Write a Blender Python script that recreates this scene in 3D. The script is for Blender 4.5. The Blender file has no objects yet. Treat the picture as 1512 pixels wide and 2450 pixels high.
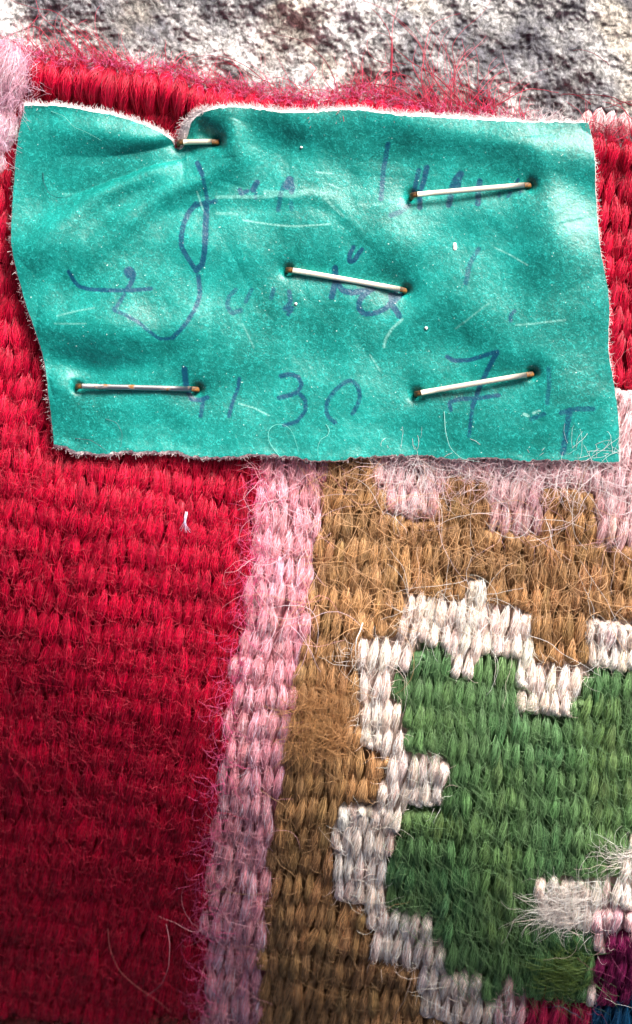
import bpy, math
import numpy as np
rng = np.random.default_rng(7)
sc = bpy.context.scene
col = sc.collection
sc.unit_settings.system = 'METRIC'
sc.unit_settings.scale_length = 0.01          # one unit is one centimetre

# ------------------------------------------------------------------ camera, sky, sun, exposure
CAM_H = 16.0
W_CM, H_CM = 6.32, 10.24                      # what the frame spans on the rug
cam = bpy.data.objects.new('camera', bpy.data.cameras.new('camera'))
col.objects.link(cam); sc.camera = cam
cam.location = (0, 0, CAM_H)
cam.data.sensor_fit = 'VERTICAL'; cam.data.sensor_height = 24
cam.data.lens = 24 * CAM_H / H_CM
cam.data.clip_start = 0.5; cam.data.clip_end = 400
cam.data.dof.use_dof = True
cam.data.dof.focus_distance = CAM_H - 0.2
cam.data.dof.aperture_fstop = 0.32

SUN_EL, SUN_AZ = math.radians(33), math.radians(32)      # azimuth from +Y towards +X
world = bpy.data.worlds.new('World'); sc.world = world; world.use_nodes = True
wn = world.node_tree.nodes; wl = world.node_tree.links
sky = wn.new('ShaderNodeTexSky'); sky.sky_type = 'NISHITA'; sky.sun_disc = False
sky.sun_elevation = SUN_EL; sky.sun_rotation = SUN_AZ
sky.air_density = 0.35; sky.dust_density = 8.0; sky.ozone_density = 0.0
wl.new(sky.outputs[0], wn['Background'].inputs[0]); wn['Background'].inputs[1].default_value = 0.084
sun = bpy.data.objects.new('sun', bpy.data.lights.new('sun', 'SUN')); col.objects.link(sun)
sun.data.energy = 4.6; sun.data.angle = math.radians(30); sun.data.color = (1.0, 0.94, 0.87)
sun.rotation_euler = (math.radians(90) - SUN_EL, 0, math.pi - SUN_AZ)
sun.location = (10*math.sin(SUN_AZ), 10*math.cos(SUN_AZ), 12)
sc.view_settings.view_transform = 'Standard'; sc.view_settings.look = 'None'
sc.view_settings.exposure = 0.9; sc.view_settings.gamma = 1

# ------------------------------------------------------------------ helpers
def tag(o, label=None, cat=None, group=None, kind=None):
    if label: o['label'] = label
    if cat: o['category'] = cat
    if group: o['group'] = group
    if kind: o['kind'] = kind
    return o
def empty(name, loc):
    o = bpy.data.objects.new(name, None); col.objects.link(o); o.location = loc
    o.empty_display_size = 0.2
    return o
def mesh_obj(name, V, F, mat, parent=None, attrs=None, smooth=True, origin=None):
    """V (n,3), F (m,3|4) int arrays; attrs: name -> (type, array)"""
    V = np.asarray(V, np.float32)
    if origin is None: origin = np.zeros(3)
    V = V - np.asarray(origin, np.float32)
    me = bpy.data.meshes.new(name)
    F = np.asarray(F, np.int32); k = F.shape[1]
    me.vertices.add(len(V)); me.vertices.foreach_set('co', V.ravel())
    me.loops.add(F.size); me.loops.foreach_set('vertex_index', F.ravel())
    me.polygons.add(len(F)); me.polygons.foreach_set('loop_start', np.arange(len(F), dtype=np.int32)*k)
    me.update(calc_edges=True)
    me.polygons.foreach_set('use_smooth', np.full(len(F), smooth))
    for n, (t, a) in (attrs or {}).items():
        at = me.attributes.new(n, t, 'POINT')
        key = {'FLOAT': 'value', 'FLOAT_VECTOR': 'vector', 'FLOAT_COLOR': 'color'}[t]
        at.data.foreach_set(key, np.ascontiguousarray(a, np.float32).ravel())
    me.materials.append(mat)
    me.validate()
    o = bpy.data.objects.new(name, me); col.objects.link(o)
    o.location = tuple(float(v) for v in origin)
    if parent is not None:
        o.parent = parent
        o.location = tuple(float(a-b) for a, b in zip(origin, parent.location))
    return o

def vnoise(x, y, seed=0):
    """smooth value noise in [-1,1]"""
    xi = np.floor(x).astype(np.int64); yi = np.floor(y).astype(np.int64)
    fx = x-xi; fy = y-yi; fx = fx*fx*(3-2*fx); fy = fy*fy*(3-2*fy)
    def h(a, b):
        n = (a*374761393 + b*668265263 + seed*1442695041) & 0xffffffff
        n = ((n ^ (n >> 13))*1274126177) & 0xffffffff
        n = n ^ (n >> 16)
        return (n & 0xffff)/32767.5-1
    return (h(xi, yi)*(1-fx)+h(xi+1, yi)*fx)*(1-fy)+(h(xi, yi+1)*(1-fx)+h(xi+1, yi+1)*fx)*fy
def fbm(x, y, o=4, seed=0):
    s = 0; a = 1; t = 0
    for i in range(o):
        s = s+a*vnoise(x*2**i, y*2**i, seed+i*17); t += a; a *= .5
    return s/t
def sstep(a, b, x):
    t = np.clip((x-a)/(b-a), 0, 1); return t*t*(3-2*t)
def poly_dist(px, py, pts):
    """distance to a polyline and arc position 0..1"""
    best = np.full(np.shape(px), 1e9); arc = np.zeros(np.shape(px))
    n = len(pts)-1
    for i in range(n):
        (x0, y0), (x1, y1) = pts[i], pts[i+1]
        dx, dy = x1-x0, y1-y0; L = dx*dx+dy*dy+1e-9
        t = np.clip(((px-x0)*dx+(py-y0)*dy)/L, 0, 1)
        d = np.hypot(px-x0-t*dx, py-y0-t*dy)
        m = d < best; best = np.where(m, d, best); arc = np.where(m, (i+t)/n, arc)
    return best, arc
def inside(px, py, poly):
    c = np.zeros(np.shape(px), bool); n = len(poly); j = n-1
    for i in range(n):
        xi, yi = poly[i]; xj, yj = poly[j]
        c ^= ((yi > py) != (yj > py)) & (px < (xj-xi)*(py-yi)/(yj-yi+1e-9)+xi)
        j = i
    return c

# ------------------------------------------------------------------ the rug surface
# rug coordinates run in units of 1/1512 of the frame width (right, down); the rug lies on the stone
# at the top and sags away from it towards the lower left
def surf(px, py):
    s = (756-px)*.48+(py-1225)*.877            # distance towards the lower left
    z = -(1.56/(2*1230*239.))*np.clip(s-200, 0, 1500)**2-np.clip(s-1700, 0, None)*1.95/239  # drop made steep so the lower left turns from the sun and darkens
    z = z + 0.05*vnoise(px/330+3.1, py/300+1.7, 5) + 0.03*vnoise(px/140, py/120+9, 6)
    z = z + 0.22*np.exp(-((px-1560)/330.)**2-((py-900)/900.)**2)
    return z
def place(px, py, dz):
    px = np.asarray(px, float); py = np.asarray(py, float)
    def base(a, b):
        z = surf(a, b); f = (CAM_H-z)/CAM_H
        return np.stack([(a-756)/1512*W_CM*f, (1225-b)/2450*H_CM*f, z], -1)
    p = base(px, py); e = 6.0
    n = np.cross(base(px+e, py)-p, p-base(px, py+e))
    n /= np.linalg.norm(n, axis=-1, keepdims=True)
    return p+n*np.asarray(dz)[..., None]

# ------------------------------------------------------------------ materials
def new_mat(name):
    m = bpy.data.materials.new(name); m.use_nodes = True
    nt = m.node_tree; return m, nt.nodes, nt.links, nt.nodes['Principled BSDF']
def ramp(N, stops):
    r = N.new('ShaderNodeValToRGB'); e = r.color_ramp.elements
    e[0].position, e[0].color = stops[0][0], (*stops[0][1], 1)
    e[1].position, e[1].color = stops[-1][0], (*stops[-1][1], 1)
    for p, c in stops[1:-1]:
        x = e.new(p); x.color = (*c, 1)
    return r
def g(v): return (v, v, v)
def mixc(N, L, a, b, f, mode='MIX'):
    m = N.new('ShaderNodeMix'); m.data_type = 'RGBA'; m.blend_type = mode
    for s, v in ((m.inputs[6], a), (m.inputs[7], b), (m.inputs[0], f)):
        if hasattr(v, 'links') or hasattr(v, 'is_linked'): L.new(v, s)
        else: s.default_value = v if not isinstance(v, tuple) else (*v, 1)
    return m.outputs[2]

def wool_mat():
    m, N, L, B = new_mat('wool_yarn')
    ca = N.new('ShaderNodeAttribute'); ca.attribute_name = 'Col'
    ua = N.new('ShaderNodeAttribute'); ua.attribute_name = 'fibre'
    mp = N.new('ShaderNodeMapping'); mp.inputs['Scale'].default_value = (1, 1, 1)
    L.new(ua.outputs['Vector'], mp.inputs[0])
    n1 = N.new('ShaderNodeTexNoise'); n1.inputs['Scale'].default_value = 1; n1.inputs['Detail'].default_value = 3
    n1.inputs['Roughness'].default_value = .65; L.new(mp.outputs[0], n1.inputs['Vector'])
    r = ramp(N, [(.34, g(.34)), (.5, g(.8)), (.66, g(1.4))]); L.new(n1.outputs['Fac'], r.inputs[0])
    L.new(mixc(N, L, ca.outputs['Color'], r.outputs[0], 1.0, 'MULTIPLY'), B.inputs['Base Color'])
    bp = N.new('ShaderNodeBump'); bp.inputs['Strength'].default_value = .9; bp.inputs['Distance'].default_value = .012
    L.new(n1.outputs['Fac'], bp.inputs['Height']); L.new(bp.outputs[0], B.inputs['Normal'])
    B.inputs['Roughness'].default_value = .62; B.inputs['Specular IOR Level'].default_value = .25
    B.inputs['Sheen Weight'].default_value = .5; B.inputs['Sheen Roughness'].default_value = .4
    L.new(ca.outputs['Color'], B.inputs['Sheen Tint'])
    return m
def fibre_mat(name='wool_fibre', spec=.42, rough=.4):
    m, N, L, B = new_mat(name)
    ca = N.new('ShaderNodeAttribute'); ca.attribute_name = 'Col'
    L.new(ca.outputs['Color'], B.inputs['Base Color'])
    B.inputs['Roughness'].default_value = rough; B.inputs['Specular IOR Level'].default_value = spec
    return m
M_WOOL = wool_mat(); M_FIB = fibre_mat()

# ------------------------------------------------------------------ fibres as thin tubes
def tubes(P, r, C, taper=True):
    """P (n,k,3), r (n,), C (n,3) -> V, F, Col"""
    n, k, _ = P.shape
    T = np.gradient(P, axis=1); T /= np.linalg.norm(T, axis=2, keepdims=True)+1e-9
    up = np.array([0.13, 0.21, 0.97])
    A = np.cross(T, up); A /= np.linalg.norm(A, axis=2, keepdims=True)+1e-9
    Bn = np.cross(A, T)
    rr = r[:, None]*(np.linspace(1, .35, k)[None, :] if taper else 1)
    ring = []
    for a in (math.pi/2, math.pi/2+2.094, math.pi/2+4.189):
        ring.append(P+rr[..., None]*(math.cos(a)*A+math.sin(a)*Bn))
    V = np.stack(ring, 2).reshape(-1, 3)
    idx = np.arange(n*k*3).reshape(n, k, 3)
    F = []
    for s in range(3):
        s2 = (s+1) % 3
        F.append(np.stack([idx[:, :-1, s], idx[:, :-1, s2], idx[:, 1:, s2], idx[:, 1:, s]], -1).reshape(-1, 4))
    Col = np.repeat(np.c_[C, np.ones(n)], k*3, axis=0)
    return V, np.concatenate(F), Col
def curl(n, k, x0, y0, ang, length, bend, wob, seed=None):
    """n curly strands in rug coordinates: returns px, py (n,k)"""
    step = (length/(k-1))[:, None]
    a = ang[:, None]+bend[:, None]*np.linspace(0, 1, k)[None, :]+np.cumsum(rng.normal(0, 1, (n, k))*wob[:, None], 1)
    dx = np.cos(a)*step; dy = np.sin(a)*step
    px = x0[:, None]+np.cumsum(dx, 1)-dx[:, :1]; py = y0[:, None]+np.cumsum(dy, 1)-dy[:, :1]
    return px, py

# ------------------------------------------------------------------ dye colours and the pattern
DYE = dict(red=(.50, .0002, .034), pink=(.95, .41, .48), rose=(.96, .56, .59), cream=(.95, .76, .68),
           brown=(.40, .23, .105), green=(.105, .21, .08), magenta=(.19, .01, .075), crimson=(.48, .02, .09),
           blue=(.008, .075, .17), umber=(.16, .03, .025), blush=(.98, .58, .70))
NAMES = list(DYE)
PAL = np.array([DYE[n] for n in NAMES])
ID = {n: i for i, n in enumerate(NAMES)}
RP = [(642, 1000), (625, 1100), (615, 1200), (605, 1290), (598, 1380), (590, 1460), (575, 1540), (560, 1620), (540, 1700),
      (540, 1800), (522, 1900), (508, 2000), (502, 2100), (495, 2200), (490, 2300), (484, 2460), (480, 2900)]
PB = [(800, 1000), (785, 1100), (770, 1150), (765, 1230), (750, 1330), (735, 1430), (725, 1530), (710, 1620), (695, 1720),
      (688, 1790), (670, 1880), (655, 2000), (645, 2100), (635, 2200), (630, 2300), (620, 2460), (612, 2900)]
POLY = [
 ('pink', RP+PB[::-1]),
 ('brown', PB+[(2200, 2900), (2200, 1000)]),
 ('rose', [(885, 1000), (1455, 1000), (1455, 930), (2200, 930), (2200, 1345), (1428, 1315), (1420, 1185), (1305, 1168), (1305, 1297),
           (1168, 1290), (1165, 1160), (1055, 1150), (1058, 1247), (918, 1236), (905, 1165), (885, 1150)]),
 ('cream', [(974, 1412), (1112, 1425), (1114, 1383), (1166, 1383), (1168, 1432), (1273, 1465), (1275, 1575), (1400, 1582), (1404, 1478),
            (2200, 1560), (2200, 2290), (1429, 2300), (1429, 2460), (1070, 2460), (1009, 2409), (999, 2323), (898, 2308), (893, 2217), (878, 2176), (807, 2136),
            (799, 2045), (799, 1974), (827, 1928), (913, 1923), (918, 1877), (938, 1827), (862, 1761), (850, 1655), (852, 1579),
            (862, 1518), (949, 1500), (952, 1465)]),
 ('green', [(1004, 1533), (1078, 1538), (1080, 1606), (1143, 1606), (1148, 1556), (1234, 1566), (1245, 1697), (1366, 1708), (1404, 1621),
            (1419, 1594), (2200, 1680), (2200, 1990), (1512, 2010), (1470, 2085), (1353, 2102), (1283, 2120), (1290, 2190), (1343, 2217), (1424, 2236),
            (1429, 2328), (1379, 2392), (1278, 2366), (1197, 2356), (1192, 2395), (1156, 2395), (1151, 2343), (1070, 2323), (1045, 2247), (1019, 2203),
            (933, 2186), (918, 2065), (938, 2004), (969, 1930), (1067, 1933), (1065, 1796), (981, 1791), (979, 1746), (949, 1675), (943, 1600), (989, 1588)]),
 ('rose', [(1424, 2181), (2200, 2215), (2200, 2290), (1429, 2290)]),
 ('rose', [(1197, 2356), (1262, 2366), (1262, 2470), (1185, 2470)]),
 ('crimson', [(1258, 2366), (1379, 2390), (1425, 2380), (1425, 2600), (1250, 2600)]),
 ('magenta', [(1505, 2225), (2200, 2250), (2200, 2372), (1430, 2388), (1412, 2400), (1425, 2330), (1450, 2262)]),
 ('blue', [(1430, 2384), (2200, 2366), (2200, 2900), (1405, 2900), (1405, 2440)]),
 ('umber', [(-600, 2425), (300, 2440), (484, 2455), (484, 2900), (-600, 2900)]),
]
def pattern(px, py):
    c = np.full(np.shape(px), ID['red'])
    for n, p in POLY: c[inside(px, py, p)] = ID[n]
    return c
EDGE = [(-700, 120), (0, 128), (85, 122), (150, 132), (300, 152), (400, 163), (450, 182), (520, 198), (600, 213), (700, 226), (800, 226),
        (870, 218), (930, 228), (1000, 246), (1100, 262), (1250, 286), (1420, 322), (1512, 338), (2200, 420)]
def edge_y(x): return np.interp(x, [p[0] for p in EDGE], [p[1] for p in EDGE])

TH = math.radians(6.3)
U = np.array([math.cos(TH), math.sin(TH)]); Vd = np.array([-math.sin(TH), math.cos(TH)])
CP, RPT = 25.6, 61.5
rug = empty('woven_rug', (0, 0, 0))
tag(rug, 'handwoven red wool rug with pink, brown, cream and green pattern lying on the stone', 'rug')

def stitch_batch(S):
    """S: dict of arrays cx cy dx dy(len dir) Ln Lp w amp th bn bp z0 col(3) -> V,F,Col,fibre (grouped by stitch)"""
    n = len(S['cx']); R, K = 9, 8
    t = np.array([-1, -.86, -.62, -.32, 0, .32, .62, .86, 1.])
    tt = np.broadcast_to(t, (n, R))
    L = np.where(tt < 0, S['Ln'][:, None], S['Lp'][:, None])
    bl = np.where(tt < 0, S['bn'][:, None], S['bp'][:, None])
    wp = (.62*np.cos(tt*math.pi/2*.985)**1.0+.38*(1-np.abs(tt))**1.3); wb = np.clip(1-np.abs(tt)**4.5, 0.02, 1)**.5
    w = (wp*(1-bl)+wb*bl)*S['w'][:, None]/2
    zc = S['z0'][:, None]+S['amp'][:, None]*(np.clip(np.cos(tt*math.pi/2),0,1)**.75*(1-bl)+(np.clip(1-np.abs(tt)**3, 0, 1))**.6*bl)
    th = S['th'][:, None]*(.25+.75*np.clip(wp*(1-bl)+wb*bl, 0, 1))
    ph = np.arange(K)/K*2*math.pi
    lat = w[..., None]*np.cos(ph); ver = th[..., None]*np.sin(ph)
    bow = S['bow'][:, None]*(1-tt**2)
    along = tt*L
    nx, ny = S['dy'], -S['dx']                                    # lateral direction
    px = S['cx'][:, None, None]+S['dx'][:, None, None]*along[..., None]+nx[:, None, None]*(lat+bow[..., None])
    py = S['cy'][:, None, None]+S['dy'][:, None, None]*along[..., None]+ny[:, None, None]*(lat+bow[..., None])
    dz = zc[..., None]+ver
    P = place(px, py, dz)
    V = P.reshape(-1, 3)
    one = []
    for i in range(R-1):
        for j in range(K):
            one.append([i*K+j, i*K+(j+1) % K, (i+1)*K+(j+1) % K, (i+1)*K+j])
    one = np.array(one)[:, ::-1]
    F = (one[None]+(np.arange(n)*R*K)[:, None, None]).reshape(-1, 4)
    Col = np.repeat(np.c_[S['col'], np.ones(n)], R*K, axis=0)
    off = rng.uniform(0, 500, n)
    fu = np.cos(ph)[None, None, :]*(S['w'][:, None, None]/5.0)+tt[..., None]*S['twist'][:, None, None]*2.5+off[:, None, None]
    fv = (tt*L)[..., None]/24.+off[:, None, None]*1.7+0*fu
    fib = np.stack([fu, fv, np.sin(ph)[None, None, :]*1.0+0*fu], -1).reshape(-1, 3)
    return V, F, Col, fib, R*K, len(one)

OUTL = [(68, 268), (263, 289), (390, 329), (434, 364), (461, 309), (506, 286), (765, 283), (1404, 304), (1422, 456), (1432, 613), (1455, 878), (1478, 1104), (1176, 1094), (759, 1106), (481, 1100), (314, 1083), (137, 1064), (124, 928), (81, 761), (43, 574), (38, 481), (50, 390), (68, 268)]
def under_label(x, y, marg):
    d, _ = poly_dist(x, y, OUTL); return inside(x, y, OUTL) & (d > marg)
rows = []
def add(**k): rows.append(k)
# the regular weave
na = np.arange(-34, 150)
for j in range(-6, 56):
    k = na*1.0
    cx = 40+U[0]*k*CP+Vd[0]*(j*RPT)+(j % 2)*CP/2*U[0]
    cy = 60+U[1]*k*CP+Vd[1]*(j*RPT)+(j % 2)*CP/2*U[1]
    # the rows of a hand-woven rug wander a little
    cy = cy+11*vnoise(cx/230., cy/170., 31)+4*vnoise(cx/70., cy/60., 32); cx = cx+6*vnoise(cx/160., cy/200., 33)
    cx = cx+rng.normal(0, 2.0, len(k)); cy = cy+rng.normal(0, 4.2, len(k))
    ok = (cx > -330) & (cx < 1850) & (cy < 2820) & (cy > edge_y(cx)+np.where(cx > 1400, 60, 96))
    # not needed far under the label
    ok &= ~under_label(cx, cy, 48)
    cx, cy = cx[ok], cy[ok]
    c = pattern(cx, cy)
    up = pattern(cx-Vd[0]*RPT*.62, cy-Vd[1]*RPT*.62) != c
    dn = pattern(cx+Vd[0]*RPT*.62, cy+Vd[1]*RPT*.62) != c
    redm = c == ID['red']
    n = len(cx)
    fat = np.where(redm, 1.16, 1.0); low = np.where(redm, .78, 1.0)
    add(cx=cx, cy=cy, Ln=np.where(up, RPT*.45, RPT*rng.uniform(.76, .96, n)), Lp=np.where(dn, RPT*.41, RPT*rng.uniform(.76, .96, n)),
        w=CP*fat*rng.uniform(.84, 1.14, n), amp=low*rng.uniform(.062, .10, n), th=rng.uniform(.038, .05, n), bn=up*1., bp=dn*1.,
        z0=np.full(n, -.035)+rng.normal(0, .008, n), c=c, bow=rng.normal(0, 1.5, n), twist=rng.uniform(.5, 1.4, n), rot=rng.normal(0, .07, n))
    # where the yarn turns back at the end of a colour the threads between show as short stitches
    for flag, s in ((up, -1), (dn, 1)):
        ids = np.where(flag & ~redm)[0]
        if len(ids):
            m = len(ids)
            fx = cx[ids]+U[0]*CP/2+Vd[0]*RPT*.24*s; fy = cy[ids]+U[1]*CP/2+Vd[1]*RPT*.24*s
            cc = pattern(fx, fy); keep = cc == c[ids]
            fx, fy, cc = fx[keep], fy[keep], cc[keep]; m = len(fx)
            add(cx=fx, cy=fy, Ln=np.full(m, RPT*.25), Lp=np.full(m, RPT*.21), w=CP*rng.uniform(.62, .8, m), amp=rng.uniform(.05, .08, m),
                th=np.full(m, .036), bn=np.full(m, 1. if s < 0 else 0.), bp=np.full(m, 1. if s > 0 else 0.), z0=np.full(m, -.03), c=cc,
                bow=np.zeros(m), twist=rng.uniform(.5, 1.4, m), rot=rng.normal(0, .04, m))
# the thick bound edge along the top
x = -300.0
ex, ey, ew, el, ea, ec = [], [], [], [], [], []
while x < 1850:
    if -75 < x < 96: x = 96.0
    big = x < 1330
    ex.append(x); ey.append(edge_y(x)+(66 if big else 40)*rng.uniform(.93, 1.07)); ew.append((41 if big else 36)*rng.uniform(.92, 1.12))
    el.append((60 if big else 48)*rng.uniform(.95, 1.1)); ea.append((.19 if big else .13)+rng.normal(0, .012)); ec.append(ID['red'])
    x += 34*rng.uniform(.93, 1.07)
for (a, b, w_, l_, h_) in ((30, 190, 105, 88, .16), (-22, 170, 90, 85, .15), (14, 318, 74, 58, .13), (-28, 300, 74, 62, .14), (-6, 395, 52, 44, .1), (-50, 380, 60, 50, .12)):
    ex.append(a); ey.append(b); ew.append(w_); el.append(l_); ea.append(h_); ec.append(ID['blush'])
for (a, b) in ((1404, 296), (1432, 290), (1462, 297), (1494, 300), (1528, 306)):
    ex.append(a); ey.append(b); ew.append(34); el.append(34); ea.append(.05); ec.append(ID['rose'])
m = len(ex); ex = np.array(ex)
add(cx=ex, cy=np.array(ey), Ln=np.array(el)*1., Lp=np.array(el)*1.02, w=np.array(ew), amp=np.array(ea), th=np.array(ew)*.0021+.01, bn=np.full(m, .6), bp=np.full(m, .35),
    z0=np.full(m, -.06), c=np.array(ec), bow=rng.normal(0, 2, m), twist=rng.uniform(.3, .9, m), rot=rng.normal(0, .05, m))
S = {k: np.concatenate([r[k] for r in rows]) for k in rows[0]}
n = len(S['cx'])
rot = TH+S['rot']; S['dx'] = -np.sin(rot); S['dy'] = np.cos(rot)
tint = rng.normal(1, .08, (n, 1))*(1+rng.normal(0, .025, (n, 3)))
S['col'] = np.clip(PAL[S['c']]*tint, 0, .95)
# raw, uneven dyeing of the brown: some skeins are darker
br = S['c'] == ID['brown']
S['col'][br] *= (1+.22*vnoise(S['cx'][br]/90, S['cy'][br]/60, 41))[:, None]
gr = S['c'] == ID['green']
S['col'][gr] *= (1+np.array([.35, .12, .0])*vnoise(S['cx'][gr]/120, S['cy'][gr]/90, 43)[:, None])

V, F, C4, FB, nv, nf = stitch_batch(S)
V = V.reshape(n, nv, 3); C4 = C4.reshape(n, nv, 4); FB = FB.reshape(n, nv, 3)
one = F[:nf]
PART = {'red': 'red_field', 'pink': 'pink_band', 'rose': 'rose_patch', 'cream': 'cream_outline', 'brown': 'brown_field', 'green': 'green_motif',
        'magenta': 'magenta_motif', 'crimson': 'crimson_motif', 'blue': 'blue_motif', 'umber': 'dark_brown_border', 'blush': 'blush_tuft'}
# the palest stitches can be picked apart one by one: up to 300 of them are parts of their own
inframe = (S['cx'] > -10) & (S['cx'] < 1522) & (S['cy'] > 1118) & (S['cy'] < 2455)
single = np.zeros(n, bool); budget = 300
for nm in ('pink', 'cream', 'rose'):
    ids = np.where((S['c'] == ID[nm]) )[0]
    ids = ids[np.argsort(S['cy'][ids]+1e5*~inframe[ids])][:budget]
    single[ids] = True; budget -= len(ids)
for i in np.where(single)[0]:
    mesh_obj('stitch', V[i], one, M_WOOL, rug, {'Col': ('FLOAT_COLOR', C4[i]), 'fibre': ('FLOAT_VECTOR', FB[i])}, origin=V[i].mean(0))
for nm in NAMES:
    ids = np.where((S['c'] == ID[nm]) & ~single)[0]
    if len(ids) == 0: continue
    Fm = (one[None]+(np.arange(len(ids))*nv)[:, None, None]).reshape(-1, 4)
    o = mesh_obj(PART[nm], V[ids].reshape(-1, 3), Fm, M_WOOL, rug,
             {'Col': ('FLOAT_COLOR', C4[ids].reshape(-1, 4)), 'fibre': ('FLOAT_VECTOR', FB[ids].reshape(-1, 3))})
    if len(ids) > 20: o['kind'] = 'stuff'

# the ground cloth under the stitches (same yarn, seen only in the gaps)
gx = np.linspace(-335, 1855, 190); gv = np.linspace(0, 1, 261)
GX, GV = np.meshgrid(gx, gv)
top = edge_y(GX)+22; GY = top+(2830-top)*GV
Pb = place(GX, GY, np.full(GX.shape, -.055)); nb = Pb.shape
lower = place(GX, GY, np.full(GX.shape, -.30))
cb = PAL[pattern(GX, GY)]
def grid_faces(r, c, off=0):
    i = np.arange(r*c).reshape(r, c)+off
    return np.stack([i[:-1, :-1], i[1:, :-1], i[1:, 1:], i[:-1, 1:]], -1).reshape(-1, 4)
r_, c_ = GX.shape
Fb = grid_faces(r_, c_); Fl = grid_faces(r_, c_, r_*c_)[:, ::-1]
bi = np.concatenate([np.arange(c_), np.arange(1, r_)*c_+c_-1, (r_-1)*c_+np.arange(c_-2, -1, -1), np.arange(r_-2, 0, -1)*c_])
bj = np.roll(bi, -1); Fs = np.stack([bi, bj, bj+r_*c_, bi+r_*c_], -1)
mesh_obj('ground_weave', np.concatenate([Pb.reshape(-1, 3), lower.reshape(-1, 3)]), np.concatenate([Fb, Fl, Fs]), M_WOOL, rug,
         {'Col': ('FLOAT_COLOR', np.tile(np.c_[cb.reshape(-1, 3), np.ones(r_*c_)], (2, 1))),
          'fibre': ('FLOAT_VECTOR', np.tile(np.stack([GX.ravel()/3, GY.ravel()/20, 0*GX.ravel()], -1), (2, 1)))})

# fibres lying along each stitch
PER = 22
si = np.repeat(np.arange(n), PER); 
big = np.where(S['w'] > 60)[0]; si = np.concatenate([si, np.repeat(big, 90), np.repeat(np.where((S['w'] > 30) & (S['w'] < 60))[0], 14)])
vis = (S['cx'][si] > -40) & (S['cx'][si] < 1550) & (S['cy'][si] < 2490); far = ~vis & (rng.uniform(0, 1, len(si)) < .22); si = si[vis | far]
m = len(si); K = 5
t0 = rng.uniform(-.95, .25, m); t1 = t0+rng.uniform(.5, 1.15, m); 
T = t0[:, None]+(t1-t0)[:, None]*np.linspace(0, 1, K)
ph = rng.uniform(.25, math.pi-.25, m)[:, None]+S['twist'][si][:, None]*.45*T+rng.normal(0, .12, (m, K))
Tc = np.clip(T, -1, 1)
wprof = np.cos(Tc*math.pi/2*.94)*S['w'][si][:, None]/2
L = np.where(T < 0, S['Ln'][si][:, None], S['Lp'][si][:, None])
lift = 1.06+.25*np.abs(rng.normal(0, 1, m))[:, None]*np.linspace(0, 1, K)**2
lat = wprof*np.cos(ph)*1.04+rng.normal(0, 6.0, m)[:, None]*np.linspace(0, 1, K)**2+S['bow'][si][:, None]*(1-Tc**2)
dz = S['z0'][si][:, None]+S['amp'][si][:, None]*np.clip(np.cos(Tc*math.pi/2),0,1)**.75+S['th'][si][:, None]*np.sin(np.clip(ph, .1, 3.04))*lift+.003
px = S['cx'][si][:, None]+S['dx'][si][:, None]*T*L+S['dy'][si][:, None]*lat
py = S['cy'][si][:, None]+S['dy'][si][:, None]*T*L-S['dx'][si][:, None]*lat
fc = S['col'][si]*rng.uniform(.5, 2.0, (m, 1)); fc = fc+.10*np.clip(rng.normal(0, .5, (m, 1)), 0, 1)*(.3+.7*fc/fc.max(1, keepdims=True))  # fibres painted lighter than the stitches below, for highlights and depth
Vt, Ft, Ct = tubes(place(px, py, dz), rng.uniform(.0026, .0056, m), np.clip(fc, 0, .95))
o = mesh_obj('yarn_fibres', Vt, Ft, M_FIB, rug, {'Col': ('FLOAT_COLOR', Ct)}); o['kind'] = 'stuff'

# loose fuzz standing over the weave
def fuzz(n, K, xs, ys, lo, hi, wob, dz0, dzh, rad, angmu=None, angsd=9, light=.12, colour=None, bend=1.2, tint=1.0):
    ang = rng.uniform(0, 2*math.pi, n) if angmu is None else rng.normal(angmu, angsd, n)
    px, py = curl(n, K, xs, ys, ang, rng.uniform(lo, hi, n), rng.normal(0, bend, n), np.full(n, wob))
    s = np.linspace(0, 1, K)[None, :]
    h = rng.uniform(.2, 1, n)[:, None]
    dz = dz0+dzh*h*np.sin(s*math.pi*rng.uniform(.45, 1.0, n)[:, None])
    cc = PAL[pattern(xs, ys)] if colour is None else np.tile(np.array(colour), (n, 1))
    cc = cc*rng.uniform(.8, 1.3, (n, 1))*tint; cc = cc+light*rng.uniform(0, 1, (n, 1))*(.35+.65*cc/cc.max(1, keepdims=True))
    return tubes(place(px, py, dz), rng.uniform(*rad, n), np.clip(cc, 0, .95))
def merge(parts):
    Vs, Fs_, Cs, o_ = [], [], [], 0
    for v, f, c in parts: Vs.append(v); Fs_.append(f+o_); Cs.append(c); o_ += len(v)
    return np.concatenate(Vs), np.concatenate(Fs_), np.concatenate(Cs)
parts = []
def area(n, x0, x1, y0, y1):
    xs = rng.uniform(x0, x1, n); ys = rng.uniform(y0, y1, n)
    k = (ys > edge_y(xs)+8) & ~under_label(xs, ys, 14); return xs[k], ys[k]
xs, ys = area(12000, -20, 1530, 120, 2470); parts.append(fuzz(len(xs), 6, xs, ys, 12, 46, .28, .06, .07, (.0018, .0032), light=.12))
xs, ys = area(7000, -20, 640, 1080, 2470); parts.append(fuzz(len(xs), 5, xs, ys, 8, 30, .2, .07, .06, (.0016, .0028), math.radians(-60), .6, light=.12))
xs, ys = area(800, -20, 1530, 120, 2470); parts.append(fuzz(len(xs), 12, xs, ys, 50, 170, .26, .07, .10, (.0018, .0028), light=.1))
xs, ys = area(500, 600, 1530, 1085, 1500); parts.append(fuzz(len(xs), 9, xs, ys, 40, 130, .25, .08, .14, (.002, .0036), light=.3))
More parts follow.
